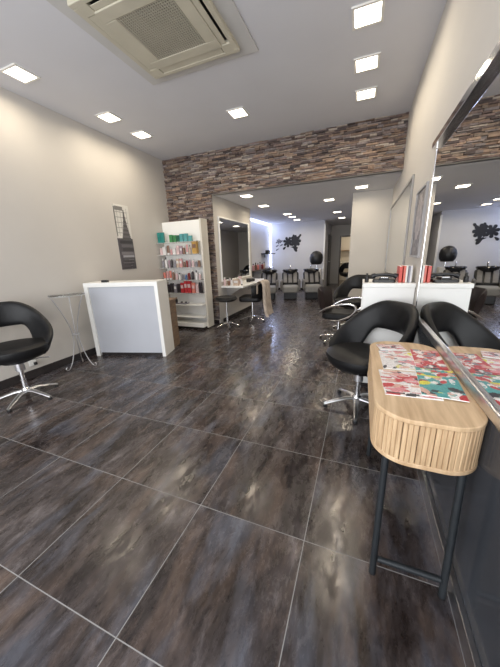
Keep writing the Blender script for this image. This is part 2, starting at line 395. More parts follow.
# ------------------------------------------------------------------ mirrors, pictures on the right wall
mr = T('wall_mirror', 'very large silver framed mirror on the right wall above the dark panel', 'mirror', (XR, 0, 0))
B(-.012, -1.6, .85, -.004, 2.644, 2.08).build('glass', M['mirror'], mr, smooth=False)
f = MB(); f.box(-.045, -1.62, 2.075, 0, 2.655, 2.12).box(-.016, 2.644, .85, 0, 2.655, 2.075)
f.build('frame', M['chrome'], mr, smooth=False, bevel=.004)
B(-.028, -1.62, .803, 0, 2.655, .85).build('ledge', M['alu'], mr, smooth=False, bevel=.006)
m2 = T('wall_mirror', 'slim framed mirror on the right wall beyond the white cabinet', 'mirror', (XR, 0, 0))
B(-.012, 3.75, .98, -.004, 6.28, 2.12).build('glass', M['mirror'], m2, smooth=False)
f = MB(); f.box(-.022, 3.72, .95, 0, 3.75, 2.15).box(-.022, 6.28, .95, 0, 6.31, 2.15).box(-.022, 3.75, .95, 0, 6.28, .98).box(-.022, 3.75, 2.12, 0, 6.28, 2.15)
f.build('frame', mat('dull_metal', (.30, .29, .28), .4, .8, noise=.1), m2, smooth=False, bevel=.004)
pr = T('framed_poster', 'narrow framed photo print on the right wall between the two mirrors', 'poster', (XR, 0, 0))
f = MB(); f.box(-.02, 2.84, 1.30, 0, 2.86, 1.90).box(-.02, 3.28, 1.30, 0, 3.30, 1.90).box(-.02, 2.86, 1.88, 0, 3.28, 1.90).box(-.02, 2.86, 1.30, 0, 3.28, 1.32)
f.build('frame', mat('grey_frame', (.35, .34, .34), .4, noise=.1), pr, smooth=False)
q = MB()
for i in range(12):
    for j in range(16):
        v = .04+.22*random.random()+(.2 if (i-6)**2/16+(j-9)**2/30 < 1 else 0)
        y0 = 2.86+i*.035; z0 = 1.32+j*.035
        q.box(-.010, y0, z0, -.003, y0+.035, z0+.035, (v*1.05, v*.92, v*.88))
q.build('print', M['print'], pr, smooth=False)

# left wall picture: black and white tower print, tall and narrow
ps = T('tower_poster', 'tall narrow black and white tower poster on the left wall', 'poster', (XL, 3.74, 1.72))
ps.scale = (1, 1, 1)
q = MB()
def pb(y0, z0, y1, z1, c, x=.012): q.box(0, y0, z0, x, y1, z1, c)
pb(-.155, .0, .15, .52, (.74, .72, .67), .010)
pb(-.165, -.5, .155, .0, (.10, .09, .10), .010)
for z in (.08, .16, .24, .32, .40): pb(-.14, z, .12-random.random()*.05, z+.010, (.36, .34, .32), .012)
for y in (-.11, -.04, .09): pb(y, .04, y+.008, .47, (.45, .43, .40), .012)
pb(-.145, .43, .02, .49, (.22, .21, .2), .0125); pb(-.155, .03, -.145, .48, (.4, .38, .36), .0125)
for k in range(14):                                          # the tapering tower
    z = -.02+k*.033; w = .085*(1-k/14)**1.6+.008; pb(.03-w, z, .03+w, z+.034, (.10+.05*(k % 2), .09+.05*(k % 2), .09+.05*(k % 2)), .014)
for k, (z, c) in enumerate(((-.08, .05), (-.14, .16), (-.20, .07), (-.26, .22), (-.31, .30), (-.35, .12))): pb(-.13+.02*(k % 3), z, .14, z+.045, (c, c*.95, c), .0135)
pb(-.1, -.3, .13, -.275, (.42, .42, .45), .0145)
for k in range(10): pb(random.uniform(-.14, .05), -.49+k*.016, random.uniform(.06, .14), -.485+k*.016, (.03, .03, .035) if k % 3 else (.3, .3, .3), .0138)
pq = q.build('print', M['print'], ps, smooth=False)
sk = T('wall_socket', 'white wall socket low on the left wall behind the tub chair', 'socket', (XL, 1.93, .19))
B(0, -.04, -.04, .012, .04, .04).build('plate', M['white'], sk, smooth=False, bevel=.004)
B(.012, .005, -.035, .045, .035, .0).build('plug', M['black'], sk, smooth=False, bevel=.005)

# ------------------------------------------------------------------ tub chairs
def star_base(t, n, r, m, zc=.09, foot=True, rot=.3):
    for k in range(n):
        a = 2*PI*k/n+rot; c, s_ = math.cos(a), math.sin(a)
        leg = MB().tube([(c*.02, s_*.02, zc), (c*r*.35, s_*r*.35, zc-.005), (c*r*.75, s_*r*.75, zc-.035), (c*r, s_*r, .03)], [.026, .023, .019, .015], 10, flat=.6).build('leg', m, t)
        if foot: MB().lathe([(.012, 0), (.02, .003), (.02, .016), (.01, .022)], (c*(r-.01), s_*(r-.01), 0), 12).build('foot', M['black'], leg)
def tub_chair(loc, rz, label, legs=5, rot=.3, scale=1, lift=.05):
    # front of the chair is local +x
    t = T('tub_chair', label, 'chair', loc, rz, 'black tub chairs with cut-out backs')
    w = MB(); nA = 56; nS = 18; vs = []; fs = []
    dmax = 128
    for i in range(nA+1):
        d = -dmax+2*dmax*i/nA; ad = abs(d)                    # angle measured from the back
        zt = .51+.40*sm((132-ad)/116)**1.1; zb = .385+.265*sm((64-ad)/36)
        th = .040*(1-.35*sm((ad-100)/28)); a = R_(180+d)
        zt = zb+(zt-zb)*(1-.5*sm((ad-112)/16))
        for k in range(nS):
            q = 2*PI*k/nS; cq, sq = math.cos(q), math.sin(q)
            ex = abs(cq)**.7*(1 if cq > 0 else -1); ez = abs(sq)**.6*(1 if sq > 0 else -1)
            z = (zt+zb)/2+(zt-zb)/2*ez
            lean = .243+.105*sm((z-.36)/.3)+.03*sm((z-.6)/.3)
            rr = lean+th*ex
            vs.append((rr*math.cos(a), rr*math.sin(a)*.98, z))
    for i in range(nA):
        for k in range(nS): fs.append((i*nS+k, i*nS+(k+1) % nS, (i+1)*nS+(k+1) % nS, (i+1)*nS+k))
    fs.append(tuple(range(nS))); fs.append(tuple(nA*nS+k for k in range(nS)))
    w.add(vs, fs); w.build('backrest', M['leather'], t).location.z = lift
    s_ = MB().lathe([(.02, .355), (.17, .36), (.24, .38), (.285, .42), (.30, .46), (.295, .49), (.26, .51), (.2, .517), (.02, .51)], (.0, 0, lift), 40, sx=.93)
    s_.build('seat', M['leather'], t)
    MB().lathe([(.13, .338), (.13, .36)], (0, 0, lift), 24).build('seat_plate', M['black'], t)
    MB().lathe([(.026, .085), (.026, .21), (.021, .212), (.021, .32+lift)], (0, 0, 0), 20).build('gas_lift', M['chrome'], t)
    MB().lathe([(.03, .06), (.04, .07), (.04, .105), (.03, .12)], (0, 0, 0), 20).build('hub', M['chrome'], t)
    MB().lathe([(.043, .235), (.043, .338)], (0, 0, lift), 20).build('lift_cover', M['alu'], t)
    star_base(t, legs, .29, M['alu'], rot=rot)
    MB().tube([(0, .04, .32+lift), (0, .18, .315+lift), (.02, .27, .305+lift)], .006).build('height_lever', M['chrome'], t)
    t.scale = (scale,)*3
    return t
tub_chair((-3.20, 1.54, 0), R_(-18), 'black tub chair against the left wall at the edge of the photo', rot=.5, lift=.08)
tub_chair((.045, 2.42, 0), R_(-142), 'black tub chair on the right beside the oak console table', rot=.9, lift=.03)
tub_chair((-.12, 5.22, 0), R_(-120), 'black tub chair behind the chrome-armed styling chair, before the right pier', rot=.2)

# styling chair with chrome arms
st = T('styling_chair', 'black styling chair with looping chrome armrests behind the tub chair', 'chair', (-.27, 4.42, 0), R_(-12))
w = MB(); nA = 30; nS = 14; vs = []; fs = []
for i in range(nA+1):
    d = -48+96*i/nA; a = R_(180+d); zt = .86-.12*sm(abs(d)/85)**2; zb = .46
    for k in range(nS):
        q = 2*PI*k/nS; z = (zt+zb)/2+(zt-zb)/2*math.sin(q); rr = .26+.05*(z-.46)/.3+.035*math.cos(q)
        vs.append((rr*math.cos(a), rr*math.sin(a), z))
for i in range(nA):
    for k in range(nS): fs.append((i*nS+k, i*nS+(k+1) % nS, (i+1)*nS+(k+1) % nS, (i+1)*nS+k))
fs.append(tuple(range(nS))); fs.append(tuple(nA*nS+k for k in range(nS)))
w.add(vs, fs).build('backrest', M['maroon'], st)
MB().prism(rrect(-.22, -.22, .24, .22, .08), .38, .49).build('seat', M['leather'], st, bevel=.03)
for s_ in (-1, 1):
    MB().tube(arcpts([(-.22, s_*.27, .50), (-.05, s_*.32, .60), (.18, s_*.33, .66), (.31, s_*.32, .62), (.26, s_*.31, .50), (.08, s_*.28, .40), (-.05, s_*.24, .38)]), .017, 12).build('armrest', M['chrome'], st)
MB().lathe([(.03, .06), (.03, .38)], (0, 0, 0), 18).build('pump_column', M['chrome'], st)
star_base(st, 5, .31, M['chrome'], rot=.5)
MB().tube(arcpts([(.2, -.12, .36), (.38, -.13, .22), (.43, -.10, .17), (.43, .10, .17), (.38, .13, .22), (.2, .12, .36)]), .012, 10).build('footrest', M['chrome'], st)

# chairs at the left counter
def stool(loc, label):
    t = T('saddle_stool', label, 'stool', loc)
    MB().lathe([(.02, .52), (.15, .525), (.20, .55), (.21, .585), (.19, .615), (.12, .62), (.02, .612)], (0, 0, 0), 32).build('seat', M['leather'], t)
    MB().tube([(0, 0, .09), (0, 0, .53)], .018, 12).build('gas_lift', M['chrome'], t)
    MB().tube([(.21*math.cos(a), .21*math.sin(a), .57) for a in [2*PI*k/30 for k in range(30)]], .010, 8, closed=True).build('piping', M['black'], t)
    star_base(t, 5, .24, M['chrome'])
stool((-2.42, 4.78, 0), 'round black stool with chrome star base at the near end of the left counter')
cc = T('cutting_chair', 'black chair at the left counter with a beige coat over its back', 'chair', (-2.12, 5.42, 0), R_(180+8))
MB().prism(rrect(-.22, -.23, .25, .23, .09), .44, .55).build('seat', M['leather'], cc, bevel=.03)
w = MB(); vs = []; fs = []
for i in range(21):
    d = -80+160*i/20; a = R_(180+d)
    for k in range(12):
        q = 2*PI*k/12; z = .66+(.17-.05*sm(abs(d)/80))*math.sin(q); rr = .27+.03*math.cos(q)
        vs.append((rr*math.cos(a), rr*math.sin(a), z))
for i in range(20):
    for k in range(12): fs.append((i*12+k, i*12+(k+1) % 12, (i+1)*12+(k+1) % 12, (i+1)*12+k))
fs.append(tuple(range(12))); fs.append(tuple(240+k for k in range(12)))
w.add(vs, fs).build('backrest', M['leather'], cc)
MB().lathe([(.024, .07), (.024, .45)], (0, 0, 0), 16).build('gas_lift', M['chrome'], cc)
star_base(cc, 5, .28, M['chrome'])
# coat draped over the backrest: an inner flap, a fold over the rail and a long outer fall
cm_ = MB(); nu, nv = 26, 22; path = [(.0, .62), (.0, .80), (.035, .868), (.09, .872), (.14, .82), (.155, .66), (.165, .48), (.19, .30), (.22, .20)]
pp = arcpts([(a, 0, b) for a, b in path], 3); nv = len(pp)
vs = []; fs = []
for side in (0, 1):
    for j, p_ in enumerate(pp):
        tt = j/(nv-1); wd = .15+.07*tt
        for i in range(nu):
            u = i/(nu-1)-.5; f_ = math.sin(u*30+tt*2)*.024*(.25+tt)+math.sin(u*13+1)*.016*tt
            vs.append((-1.915+p_.x+f_+(.010 if side else 0), 5.30+u*wd*2+.02*math.sin(tt*5), p_.z+.004*math.sin(u*19)-(.05*abs(u)*tt)+(.008 if side and j < nv//2 else 0)))
n1 = nu*nv
for j in range(nv-1):
    for i in range(nu-1):
        a = j*nu+i; fs.append((a, a+1, a+nu+1, a+nu)); fs.append((n1+a, n1+a+nu, n1+a+nu+1, n1+a+1))
for j in range(nv-1):
    a = j*nu; fs.append((a, a+nu, n1+a+nu, n1+a)); a = j*nu+nu-1; fs.append((a, n1+a, n1+a+nu, a+nu))
for i in range(nu-1):
    fs.append((i, n1+i, n1+i+1, i+1)); a = (nv-1)*nu+i; fs.append((a, a+1, n1+a+1, n1+a))
tag(cm_.add(vs, fs).build('coat', M['coat']), 'beige coat draped over the back of the black chair at the left counter', 'coat')

# ------------------------------------------------------------------ oak console table with tambour front
tb = T('console_table', 'oak console table with rounded ribbed drum on black legs by the mirror', 'table', (.268, 1.44, 0))
hx, hy = .182, .47
MB().prism(rrect(-hx, -hy, hx, hy, .13, 12), .782, .80).build('table_top', M['oak'], tb, bevel=.003)
MB().prism(rrect(-hx, -hy, hx, hy, .13, 12), .606, .624).build('bottom_plate', M['oak'], tb, bevel=.003)
MB().prism(rrect(-hx+.012, -hy+.012, hx-.012, hy-.012, .118, 12), .624, .782).build('drum_core', mat('dark_slot', (.08, .05, .03), .8, noise=.1), tb)
# slats around the perimeter
loop = rrect(-hx+.006, -hy+.006, hx-.006, hy-.006, .124, 24); per = []
for i in range(len(loop)):
    a = Vector(loop[i]); b = Vector(loop[(i+1) % len(loop)]); n = max(1, int((b-a).length/.002))
    for k in range(n): per.append(a.lerp(b, k/n))
tot = sum((per[(i+1) % len(per)]-per[i]).length for i in range(len(per))); ns = 140; step = tot/ns
sl = MB(); acc = 0; nxt = 0
for i in range(len(per)):
    if acc >= nxt:
        a = per[i]; b = per[(i+1) % len(per)]; ang = math.atan2((b-a).y, (b-a).x)
        mt_ = Matrix.Translation((a.x, a.y, 0)) @ Matrix.Rotation(ang, 4, 'Z')
        w_ = step*.5-.0007; vs = [mt_ @ Vector(p) for z in (.6245, .7815) for p in ((-w_, .007, z), (-w_, -.001, z), (-w_*.7, -.004, z), (w_*.7, -.004, z), (w_, -.001, z), (w_, .007, z))]
        sl.add(vs, [(5, 4, 3, 2, 1, 0), (6, 7, 8, 9, 10, 11)]+[(k, (k+1) % 6, (k+1) % 6+6, k+6) for k in range(6)]); nxt += step
    acc += (per[(i+1) % len(per)]-per[i]).length
sl.build('tambour_slats', M['oak_slat'], tb, smooth=False)
for y in (-.465+.0, .33):
    yy = -.435 if y < 0 else .35
    for x in (-.125, .128):
        l_ = MB().tube([(x, yy+(.03 if y < 0 else 0), .606), (x+(-.004 if x < 0 else .004), yy-.01, 0.004)], .0135, 14).build('leg', M['blacksteel'], tb)
        MB().lathe([(.015, 0), (.015, .006)], (x+(-.004 if x < 0 else .004), yy-.01, 0), 14).build('foot', M['black'], l_)
    MB().tube([(-.115, yy-.008, .085), (.118, yy-.008, .085)], .0125, 14).build('crossbar', M['blacksteel'], tb)

# magazines on the console
def magazine(x, y, z, rz, w, h, palette, label, seed):
    rnd = random.Random(seed); t = T('magazine', label, 'magazine', (x, y, z), rz, 'magazines on the console table')
    B(-w/2, -h/2, 0, w/2, h/2, .004).build('pages', M['paper'], t, smooth=False)
    q = MB(); nx, ny = 44, 56; grid = [[None]*ny for _ in range(nx)]
    for i in range(nx):
        for j in range(ny): grid[i][j] = palette[0]
    for _ in range(80):
        cx, cy = rnd.uniform(0, nx), rnd.uniform(0, ny); rx, ry = rnd.uniform(1, 7.5), rnd.uniform(.8, 6); c = rnd.choice(palette); kk = rnd.random() < .5; sl_ = rnd.uniform(-.8, .8)
        for i in range(nx):
            for j in range(ny):
                dx = i-cx+sl_*(j-cy); dy = j-cy
                if (kk and (dx/rx)**2+(dy/ry)**2 < 1) or (not kk and abs(dx) < rx and abs(dy) < ry*.35): grid[i][j] = c
    for i in range(nx):
        for j in range(ny):
            a, b = -w/2+w*i/nx, -h/2+h*j/ny; k = rnd.uniform(.8, 1.15)
            q.box(a, b, .004, a+w/nx, b+h/ny, .0046, tuple(v*k for v in grid[i][j]))
    q.build('cover', M['print'], t, smooth=False)
WH = (.82, .78, .76); RD = (.55, .05, .06); TE = (.08, .36, .36); BK = (.03, .03, .04); YE = (.75, .68, .08); SK = (.70, .42, .34); PK = (.72, .28, .30); GR = (.25, .25, .28); LT = (.30, .55, .52)
magazine(.225, 1.27, .801, R_(3), .205, .255, [WH, SK, RD, WH, PK, RD, SK, BK], 'red and white magazine at the near left of the console top', 3)
magazine(.350, 1.31, .8056, R_(-4), .155, .30, [TE, WH, LT, BK, WH, SK, TE, YE, WH, RD], 'teal magazine with a dark figure at the near right of the console top', 8)
magazine(.235, 1.56, .801, R_(2), .20, .28, [WH, YE, GR, BK, SK, WH, PK, WH], 'white magazine with a yellow spot and dark shapes at the far left of the console', 5)
magazine(.362, 1.60, .8056, R_(-2), .135, .29, [RD, WH, PK, WH, GR, WH, SK, BK], 'crimson and white magazine against the mirror ledge at the far right of the console', 12)
magazine(.20, 1.755, .8056, R_(12), .14, .10, [WH, PK, BK, RD, WH], 'small leaflet with a dark corner at the far end of the console', 21)

# ------------------------------------------------------------------ white cabinet with phone and folders
cb = T('cabinet', 'white cabinet against the right wall behind the tub chair', 'cabinet', (.25, 3.06, 0))
B(-.215, -.22, .05, .215, .22, 1.04).build('body', M['white'], cb, smooth=False, bevel=.003)
B(-.225, -.235, 1.04, .217, .225, 1.08).build('top', M['white'], cb, smooth=False, bevel=.004)
B(-.20, -.20, 0, .215, .20, .05).build('plinth', M['dark_trim'], cb, smooth=False)
B(-.224, -.20, .07, -.215, .20, 1.03).build('door', M['white'], cb, smooth=False, bevel=.003)
ph = T('telephone', 'black desk telephone on top of the white cabinet', 'telephone', (.215, 2.96, 1.08), R_(-6)); ph.scale = (.84, .84, .9)
MB().prism(rrect(-.12, -.09, .12, .09, .03), 0, .03).build('base', M['black'], ph, bevel=.006)
MB().tube(arcpts([(-.13, 0, .055), (-.10, 0, .068), (0, 0, .078), (.10, 0, .068), (.13, 0, .055)]), [.026]*7+[.017]*11+[.026]*7, 12).build('handset', M['black'], ph)
B(-.05, -.07, .03, .05, .07, .048).build('keypad', M['black'], ph, bevel=.004)
for i in range(4):
    for j in range(3): B(-.03+i*.018, -.06+j*.018, .048, -.018+i*.018, -.048+j*.018, .052).build('key', M['alu'], ph, smooth=False)
bt = T('hand_gel_bottle', 'small dark pump bottle at the left edge of the white cabinet', 'bottle', (.06, 2.93, 1.08))
MB().lathe([(.017, 0), (.019, .005), (.019, .05), (.008, .06), (.008, .07)], n=18).build('body', M['black'], bt)
MB().lathe([(.010, .07), (.010, .085)], n=14).build('cap', M['black'], bt)
for k, (x, wd, h_, c, lb) in enumerate(((.345, .026, .145, (.60, .07, .05), 'bright red folder standing on the white cabinet, leftmost of its row'),
                            (.373, .018, .150, (.70, .16, .12), 'faded red folder beside the bright red one on the white cabinet'),
                            (.394, .016, .150, (.78, .76, .72), 'white folder standing on the white cabinet'),
                            (.412, .015, .148, (.28, .27, .32), 'dark grey folder on the white cabinet nearest the wall but one'),
                            (.430, .016, .150, (.74, .73, .74), 'pale folder pressed against the wall on the white cabinet'))):
    t = T('folder', lb, 'folder', (x, 3.0, 1.08), R_(2*(k % 2)), 'folders standing on the white cabinet')
    B(-wd/2, -.10, 0, wd/2, .10, h_).build('cover', cmat(c), t, smooth=False, bevel=.002)
    B(-wd/2+.003, -.096, h_, wd/2-.003, .10, h_+.001).build('pages', M['paper'], t, smooth=False)

# ------------------------------------------------------------------ reception desk
dk = T('reception_desk', 'white reception desk with grey inset front panel near the left wall', 'desk', (-3.60, 2.72, 0), math.atan2(.28, 1.05))
DW = 1.087
for a, b in ((0, .06), (DW-.05, DW)): B(a, 0, 0, b, .33, 1.08).build('side_panel', M['white'], dk, smooth=False, bevel=.003)
B(.06, 0, 1.02, DW-.05, .33, 1.08).build('top', M['white'], dk, smooth=False, bevel=.003)
B(.06, .025, .05, DW-.05, .045, 1.02).build('front_panel', M['greypanel'], dk, smooth=False)
B(.06, .04, 0, DW-.05, .055, .05).build('kickboard', M['dark_trim'], dk, smooth=False)
B(.30, .335, 0, DW-.02, .62, .74).build('work_unit', M['brown'], dk, smooth=False, bevel=.003)
B(.28, .335, .74, DW+.0, .66, .765).build('worktop', M['brown'], dk, smooth=False, bevel=.003)
cd = T('card_reader', 'small black card reader on top of the reception desk', 'card reader', (-3.34, 2.87, 1.08), R_(15))
MB().prism(rrect(-.045, -.03, .045, .03, .012), 0, .03).build('body', M['black'], cd, bevel=.004)
B(-.032, -.02, .03, .032, .0, .033).build('screen', M['darkpanel'], cd, smooth=False)

# wire side table with glass top
wt = T('wire_side_table', 'slender wire side table with a glass top beside the reception desk', 'table', (-3.43, 2.35, 0))
MB().lathe([(.195, .975), (.2, .978), (.2, .983), (.195, .986)], n=40).build('glass_top', M['glass'], wt)
MB().tube([(.2*math.cos(2*PI*k/36), .2*math.sin(2*PI*k/36), .970) for k in range(36)], .004, 8, closed=True).build('top_ring', M['alu'], wt)
MB().tube([(.042*math.cos(2*PI*k/24), .042*math.sin(2*PI*k/24), .46) for k in range(24)], .007, 8, closed=True).build('waist_ring', M['alu'], wt)
for k in range(3):
    a = 2*PI*k/3+.35; c, s_ = math.cos(a), math.sin(a)
    MB().tube(arcpts([(c*.19, s_*.19, .965), (c*.12, s_*.12, .80), (c*.055, s_*.055, .60), (c*.035, s_*.035, .46), (c*.05, s_*.05, .30), (c*.10, s_*.10, .12), (c*.15, s_*.15, .03), (c*.18, s_*.18, .012), (c*.20, s_*.20, .035), (c*.185, s_*.185, .055)]), .0058, 8).build('leg', M['alu'], wt)

# ------------------------------------------------------------------ product shelving
sh = T('display_shelf', 'tall white product display shelf in front of the stone wall', 'shelf', (0, 0, 0))
SX0, SX1, SY = -3.705, -2.77, 4.72
B(SX0, SY, .02, SX1, SY+.08, 2.05).build('back_board', M['white'], sh, smooth=False, bevel=.003)
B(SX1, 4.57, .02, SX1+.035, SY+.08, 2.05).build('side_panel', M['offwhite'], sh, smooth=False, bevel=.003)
ZS = [1.665, 1.44, 1.20, .965, .71]
for i, z in enumerate(ZS):
    B(SX0+.005, 4.48, z-.012, SX1-.02, SY, z).build('acrylic_shelf', M['frost'], sh, smooth=False)
for z in (.49, .25): B(SX0+.01, 4.46, z-.02, SX1-.01, SY, z).build('board_shelf', M['white'], sh, smooth=False, bevel=.003)
B(SX0, 4.44, .05, SX1, SY, .13).build('base_deck', M['white'], sh, smooth=False, bevel=.004)
B(SX0+.02, 4.48, 0, SX1-.02, SY, .05).build('plinth', M['dark_trim'], sh, smooth=False)
ORD = ['first', 'second', 'third', 'fourth', 'fifth', 'sixth', 'seventh', 'eighth', 'ninth', 'tenth', 'eleventh', 'twelfth', 'thirteenth']
RN = ['top', 'second', 'third', 'fourth', 'fifth', 'sixth']
CN = {'teal': (.02, .22, .20), 'green': (.05, .22, .08), 'aqua': (.10, .33, .34), 'dark green': (.02, .12, .07), 'white': (.75, .73, .72), 'pink': (.65, .34, .34), 'pale pink': (.68, .50, .50), 'brown': (.22, .12, .08),
      'gold': (.50, .30, .08), 'grey': (.25, .24, .27), 'dark': (.03, .025, .03), 'red': (.50, .03, .04), 'dark red': (.20, .02, .02), 'mauve': (.40, .28, .33), 'beige': (.55, .42, .33), 'coral': (.70, .22, .17), 'orange': (.6, .2, .06), 'blue': (.12, .2, .4)}
def bottle(name, x, y, z, r, h, col, label, group, capc='white', kind='bottle'):
    t = T(name, label, kind, (x, y, z), 0, group)
    if kind == 'box':
        B(-r, -r*.7, 0, r, r*.7, h).build('carton', cmat(CN[col]), t, smooth=False, bevel=.003)
        B(-r*.8, -r*.7-.002, h*.45, r*.8, -r*.7, h*.75).build('label_panel', cmat(CN[capc]), t, smooth=False)
    elif kind == 'tube':
        MB().lathe([(r*.8, 0), (r*.85, h*.2)], n=12).build('cap', cmat(CN[capc]), t)
        MB().lathe([(r*.85, h*.2), (r, h*.3), (r*1.0, h*.7), (r*.95, h)], n=12, sy=.6).build('body', cmat(CN[col]), t)
    else:
        MB().lathe([(r*.9, 0), (r, h*.04), (r, h*.66), (r*.4, h*.78), (r*.35, h*.82)], n=14).build('body', cmat(CN[col]), t)
        MB().lathe([(r*.45, h*.80), (r*.45, h)], n=12).build('cap', cmat(CN[capc]), t)
GP = 'hair products on the white display shelf'
rows = [
 [(-3.655, .035, .19, 'teal', 'box'), (-3.585, .033, .19, 'teal', 'box'), (-3.39, .036, .135, 'green', 'box'), (-3.31, .03, .125, 'green', 'box'), (-3.235, .028, .12, 'dark green', 'box'), (-3.16, .038, .14, 'aqua', 'box'), (-3.07, .04, .14, 'aqua', 'box'), (-2.98, .036, .10, 'aqua', 'box')],
 [(-3.64, .028, .12, 'pale pink', 'box'), (-3.57, .035, .14, 'white', 'box'), (-3.49, .03, .16, 'brown', 'tube'), (-3.42, .024, .12, 'pink', 'bottle'), (-3.35, .034, .11, 'white', 'box'), (-3.27, .03, .15, 'pale pink', 'box'), (-3.20, .026, .14, 'mauve', 'box'), (-3.14, .026, .14, 'brown', 'bottle'), (-3.07, .022, .16, 'pink', 'tube'), (-3.01, .022, .15, 'beige', 'bottle'), (-2.90, .05, .21, 'gold', 'box'), ],
 [(-3.64, .026, .16, 'grey', 'bottle'), (-3.57, .026, .18, 'white', 'bottle'), (-3.50, .022, .17, 'mauve', 'bottle'), (-3.44, .024, .18, 'dark', 'bottle'), (-3.37, .026, .15, 'grey', 'bottle'), (-3.30, .03, .15, 'beige', 'box'), (-3.23, .028, .15, 'pink', 'box'), (-3.16, .022, .12, 'brown', 'bottle'), (-3.10, .022, .15, 'dark red', 'bottle'), (-3.04, .022, .16, 'mauve', 'bottle'), (-2.97, .026, .14, 'pale pink', 'bottle'), (-2.90, .024, .12, 'grey', 'bottle'), (-2.84, .022, .11, 'brown', 'box')],
 [(-3.64, .03, .13, 'coral', 'tube'), (-3.57, .03, .15, 'pink', 'tube'), (-3.50, .028, .16, 'coral', 'tube'), (-3.43, .026, .17, 'brown', 'bottle'), (-3.36, .03, .14, 'pale pink', 'bottle'), (-3.29, .024, .12, 'white', 'bottle'), (-3.22, .022, .12, 'grey', 'bottle'), (-3.15, .024, .11, 'blue', 'bottle'), (-3.08, .03, .15, 'dark red', 'bottle'), (-3.00, .028, .18, 'dark', 'bottle'), (-2.92, .028, .16, 'white', 'bottle'), (-2.85, .024, .12, 'pale pink', 'bottle')],
 [(-3.58, .04, .15, 'dark', 'box'), (-3.49, .036, .17, 'dark', 'box'), (-3.41, .034, .15, 'grey', 'box'), (-3.33, .036, .16, 'dark', 'box'), (-3.25, .036, .18, 'red', 'box'), (-3.17, .034, .21, 'red', 'box'), (-3.09, .04, .21, 'red', 'box'), (-3.00, .036, .18, 'coral', 'box'), (-2.92, .03, .15, 'pale pink', 'box'), (-2.85, .03, .19, 'dark', 'box')],
]
for i, row in enumerate(rows):
    for j, (x, r, h, c, k) in enumerate(row):
        capc = ('dark' if c in ('white', 'beige', 'gold') else 'white') if k != 'box' else ('pale pink' if c in ('red', 'coral') else 'brown' if c == 'gold' else 'white' if c in ('pink', 'beige', 'mauve', 'grey') else c)
        nm = {'box': 'product_box', 'tube': 'cream_tube', 'bottle': 'shampoo_bottle'}[k]
        bottle(nm, -3.25+(x+3.25)*1.03, 4.56, ZS[i], r*.98, h*1.08 if i not in (0,) else h, c, '%s product %s on the %s shelf of the white display, %s from the left' % (c, k, RN[i], ORD[j]), GP, capc, k)
bottle('shampoo_bottle', -3.42, 4.54, .49, .025, .13, 'dark', 'dark bottle on the lower board shelf of the white display, beside a tray', GP, 'dark')
bottle('shampoo_bottle', -3.50, 4.54, .25, .03, .13, 'dark', 'dark bottle on the lowest board shelf of the white display', GP, 'dark')
ty = T('display_tray', 'small grey tray with sample pots on the lower shelf of the white display', 'tray', (-3.27, 4.54, .4905))
B(-.11, -.07, 0, .11, .07, .02).build('tray', cmat(CN['grey']), ty, smooth=False, bevel=.003)
for k in range(4): MB().lathe([(.018, .02), (.02, .04), (.018, .045)], (-.075+k*.05, 0, 0), 14).build('pot', cmat(CN['dark' if k % 2 else 'white']), ty)

# ------------------------------------------------------------------ left styling counter and mirror
ct = T('styling_counter', 'white wall-hung styling counter under the left mirror', 'counter', (0, 0, 0))
MB().prism([(-2.70, 5.14), (-2.20, 5.14), (-2.20, 6.4), (-2.35, 6.9), (-2.70, 6.9)], .74, .78).build('worktop', M['white'], ct, bevel=.004)
for y in (5.4, 6.6): MB().add([(-2.70, y, .74), (-2.32, y, .74), (-2.70, y, .50), (-2.70, y+.02, .74), (-2.32, y+.02, .74), (-2.70, y+.02, .50)], [(0, 1, 2), (3, 5, 4), (0, 3, 4, 1), (1, 4, 5, 2), (2, 5, 3, 0)]).build('bracket', M['alu'], ct, smooth=False)
ml = T('wall_mirror', 'white framed mirror above the left styling counter', 'mirror', (-2.70, 0, 0))
B(.012, 5.19, .89, .02, 6.72, 2.11).build('glass', M['mirror'], ml, smooth=False)
f = MB(); f.box(0, 5.16, .86, .03, 5.19, 2.14).box(0, 6.72, .86, .03, 6.80, 2.14).box(0, 5.19, .86, .03, 6.72, .89).box(0, 5.19, 2.11, .03, 6.72, 2.14)
f.build('frame', M['white'], ml, smooth=False, bevel=.006)
GC = 'bottles and jars on the left styling counter'
for j, (x, y, r, h, c, k, lb) in enumerate((
  (-2.64, 5.20, .026, .17, 'pale pink', 'bottle', 'pale pink bottle at the very near corner of the left counter'),
  (-2.57, 5.24, .03, .13, 'brown', 'bottle', 'brown bottle second in line on the left counter'),
  (-2.60, 5.36, .025, .15, 'mauve', 'bottle', 'mauve bottle beside the brown bottle on the left counter'),
  (-2.49, 5.22, .026, .15, 'white', 'bottle', 'white bottle in front of the mirror on the left counter'),
  (-2.48, 5.40, .03, .12, 'pink', 'tube', 'pink tube behind the white bottle on the left counter'),
  (-2.40, 5.26, .055, .13, 'beige', 'box', 'beige product box nearest the counter edge on the left counter'),
  (-2.42, 5.50, .03, .17, 'pale pink', 'box', 'tall pale pink box behind the beige box on the left counter'),
  (-2.30, 5.30, .024, .12, 'white', 'tube', 'white tube right of the beige box on the left counter'),
  (-2.52, 5.62, .024, .14, 'dark red', 'bottle', 'dark red bottle farther back on the left counter'))):
    bottle({'box': 'product_box', 'tube': 'cream_tube', 'bottle': 'shampoo_bottle'}[k], x, y, .78, r, h, c, lb, GC, 'white' if c != 'white' else 'dark', k)
hb = T('hairdryer', 'black hairdryer lying on the left styling counter', 'hairdryer', (-2.38, 6.0, .78), .6)
MB().tube([(-.09, 0, .045), (0, 0, .045), (.10, 0, .045)], [.044, .042, .03], 16).build('barrel', M['black'], hb)
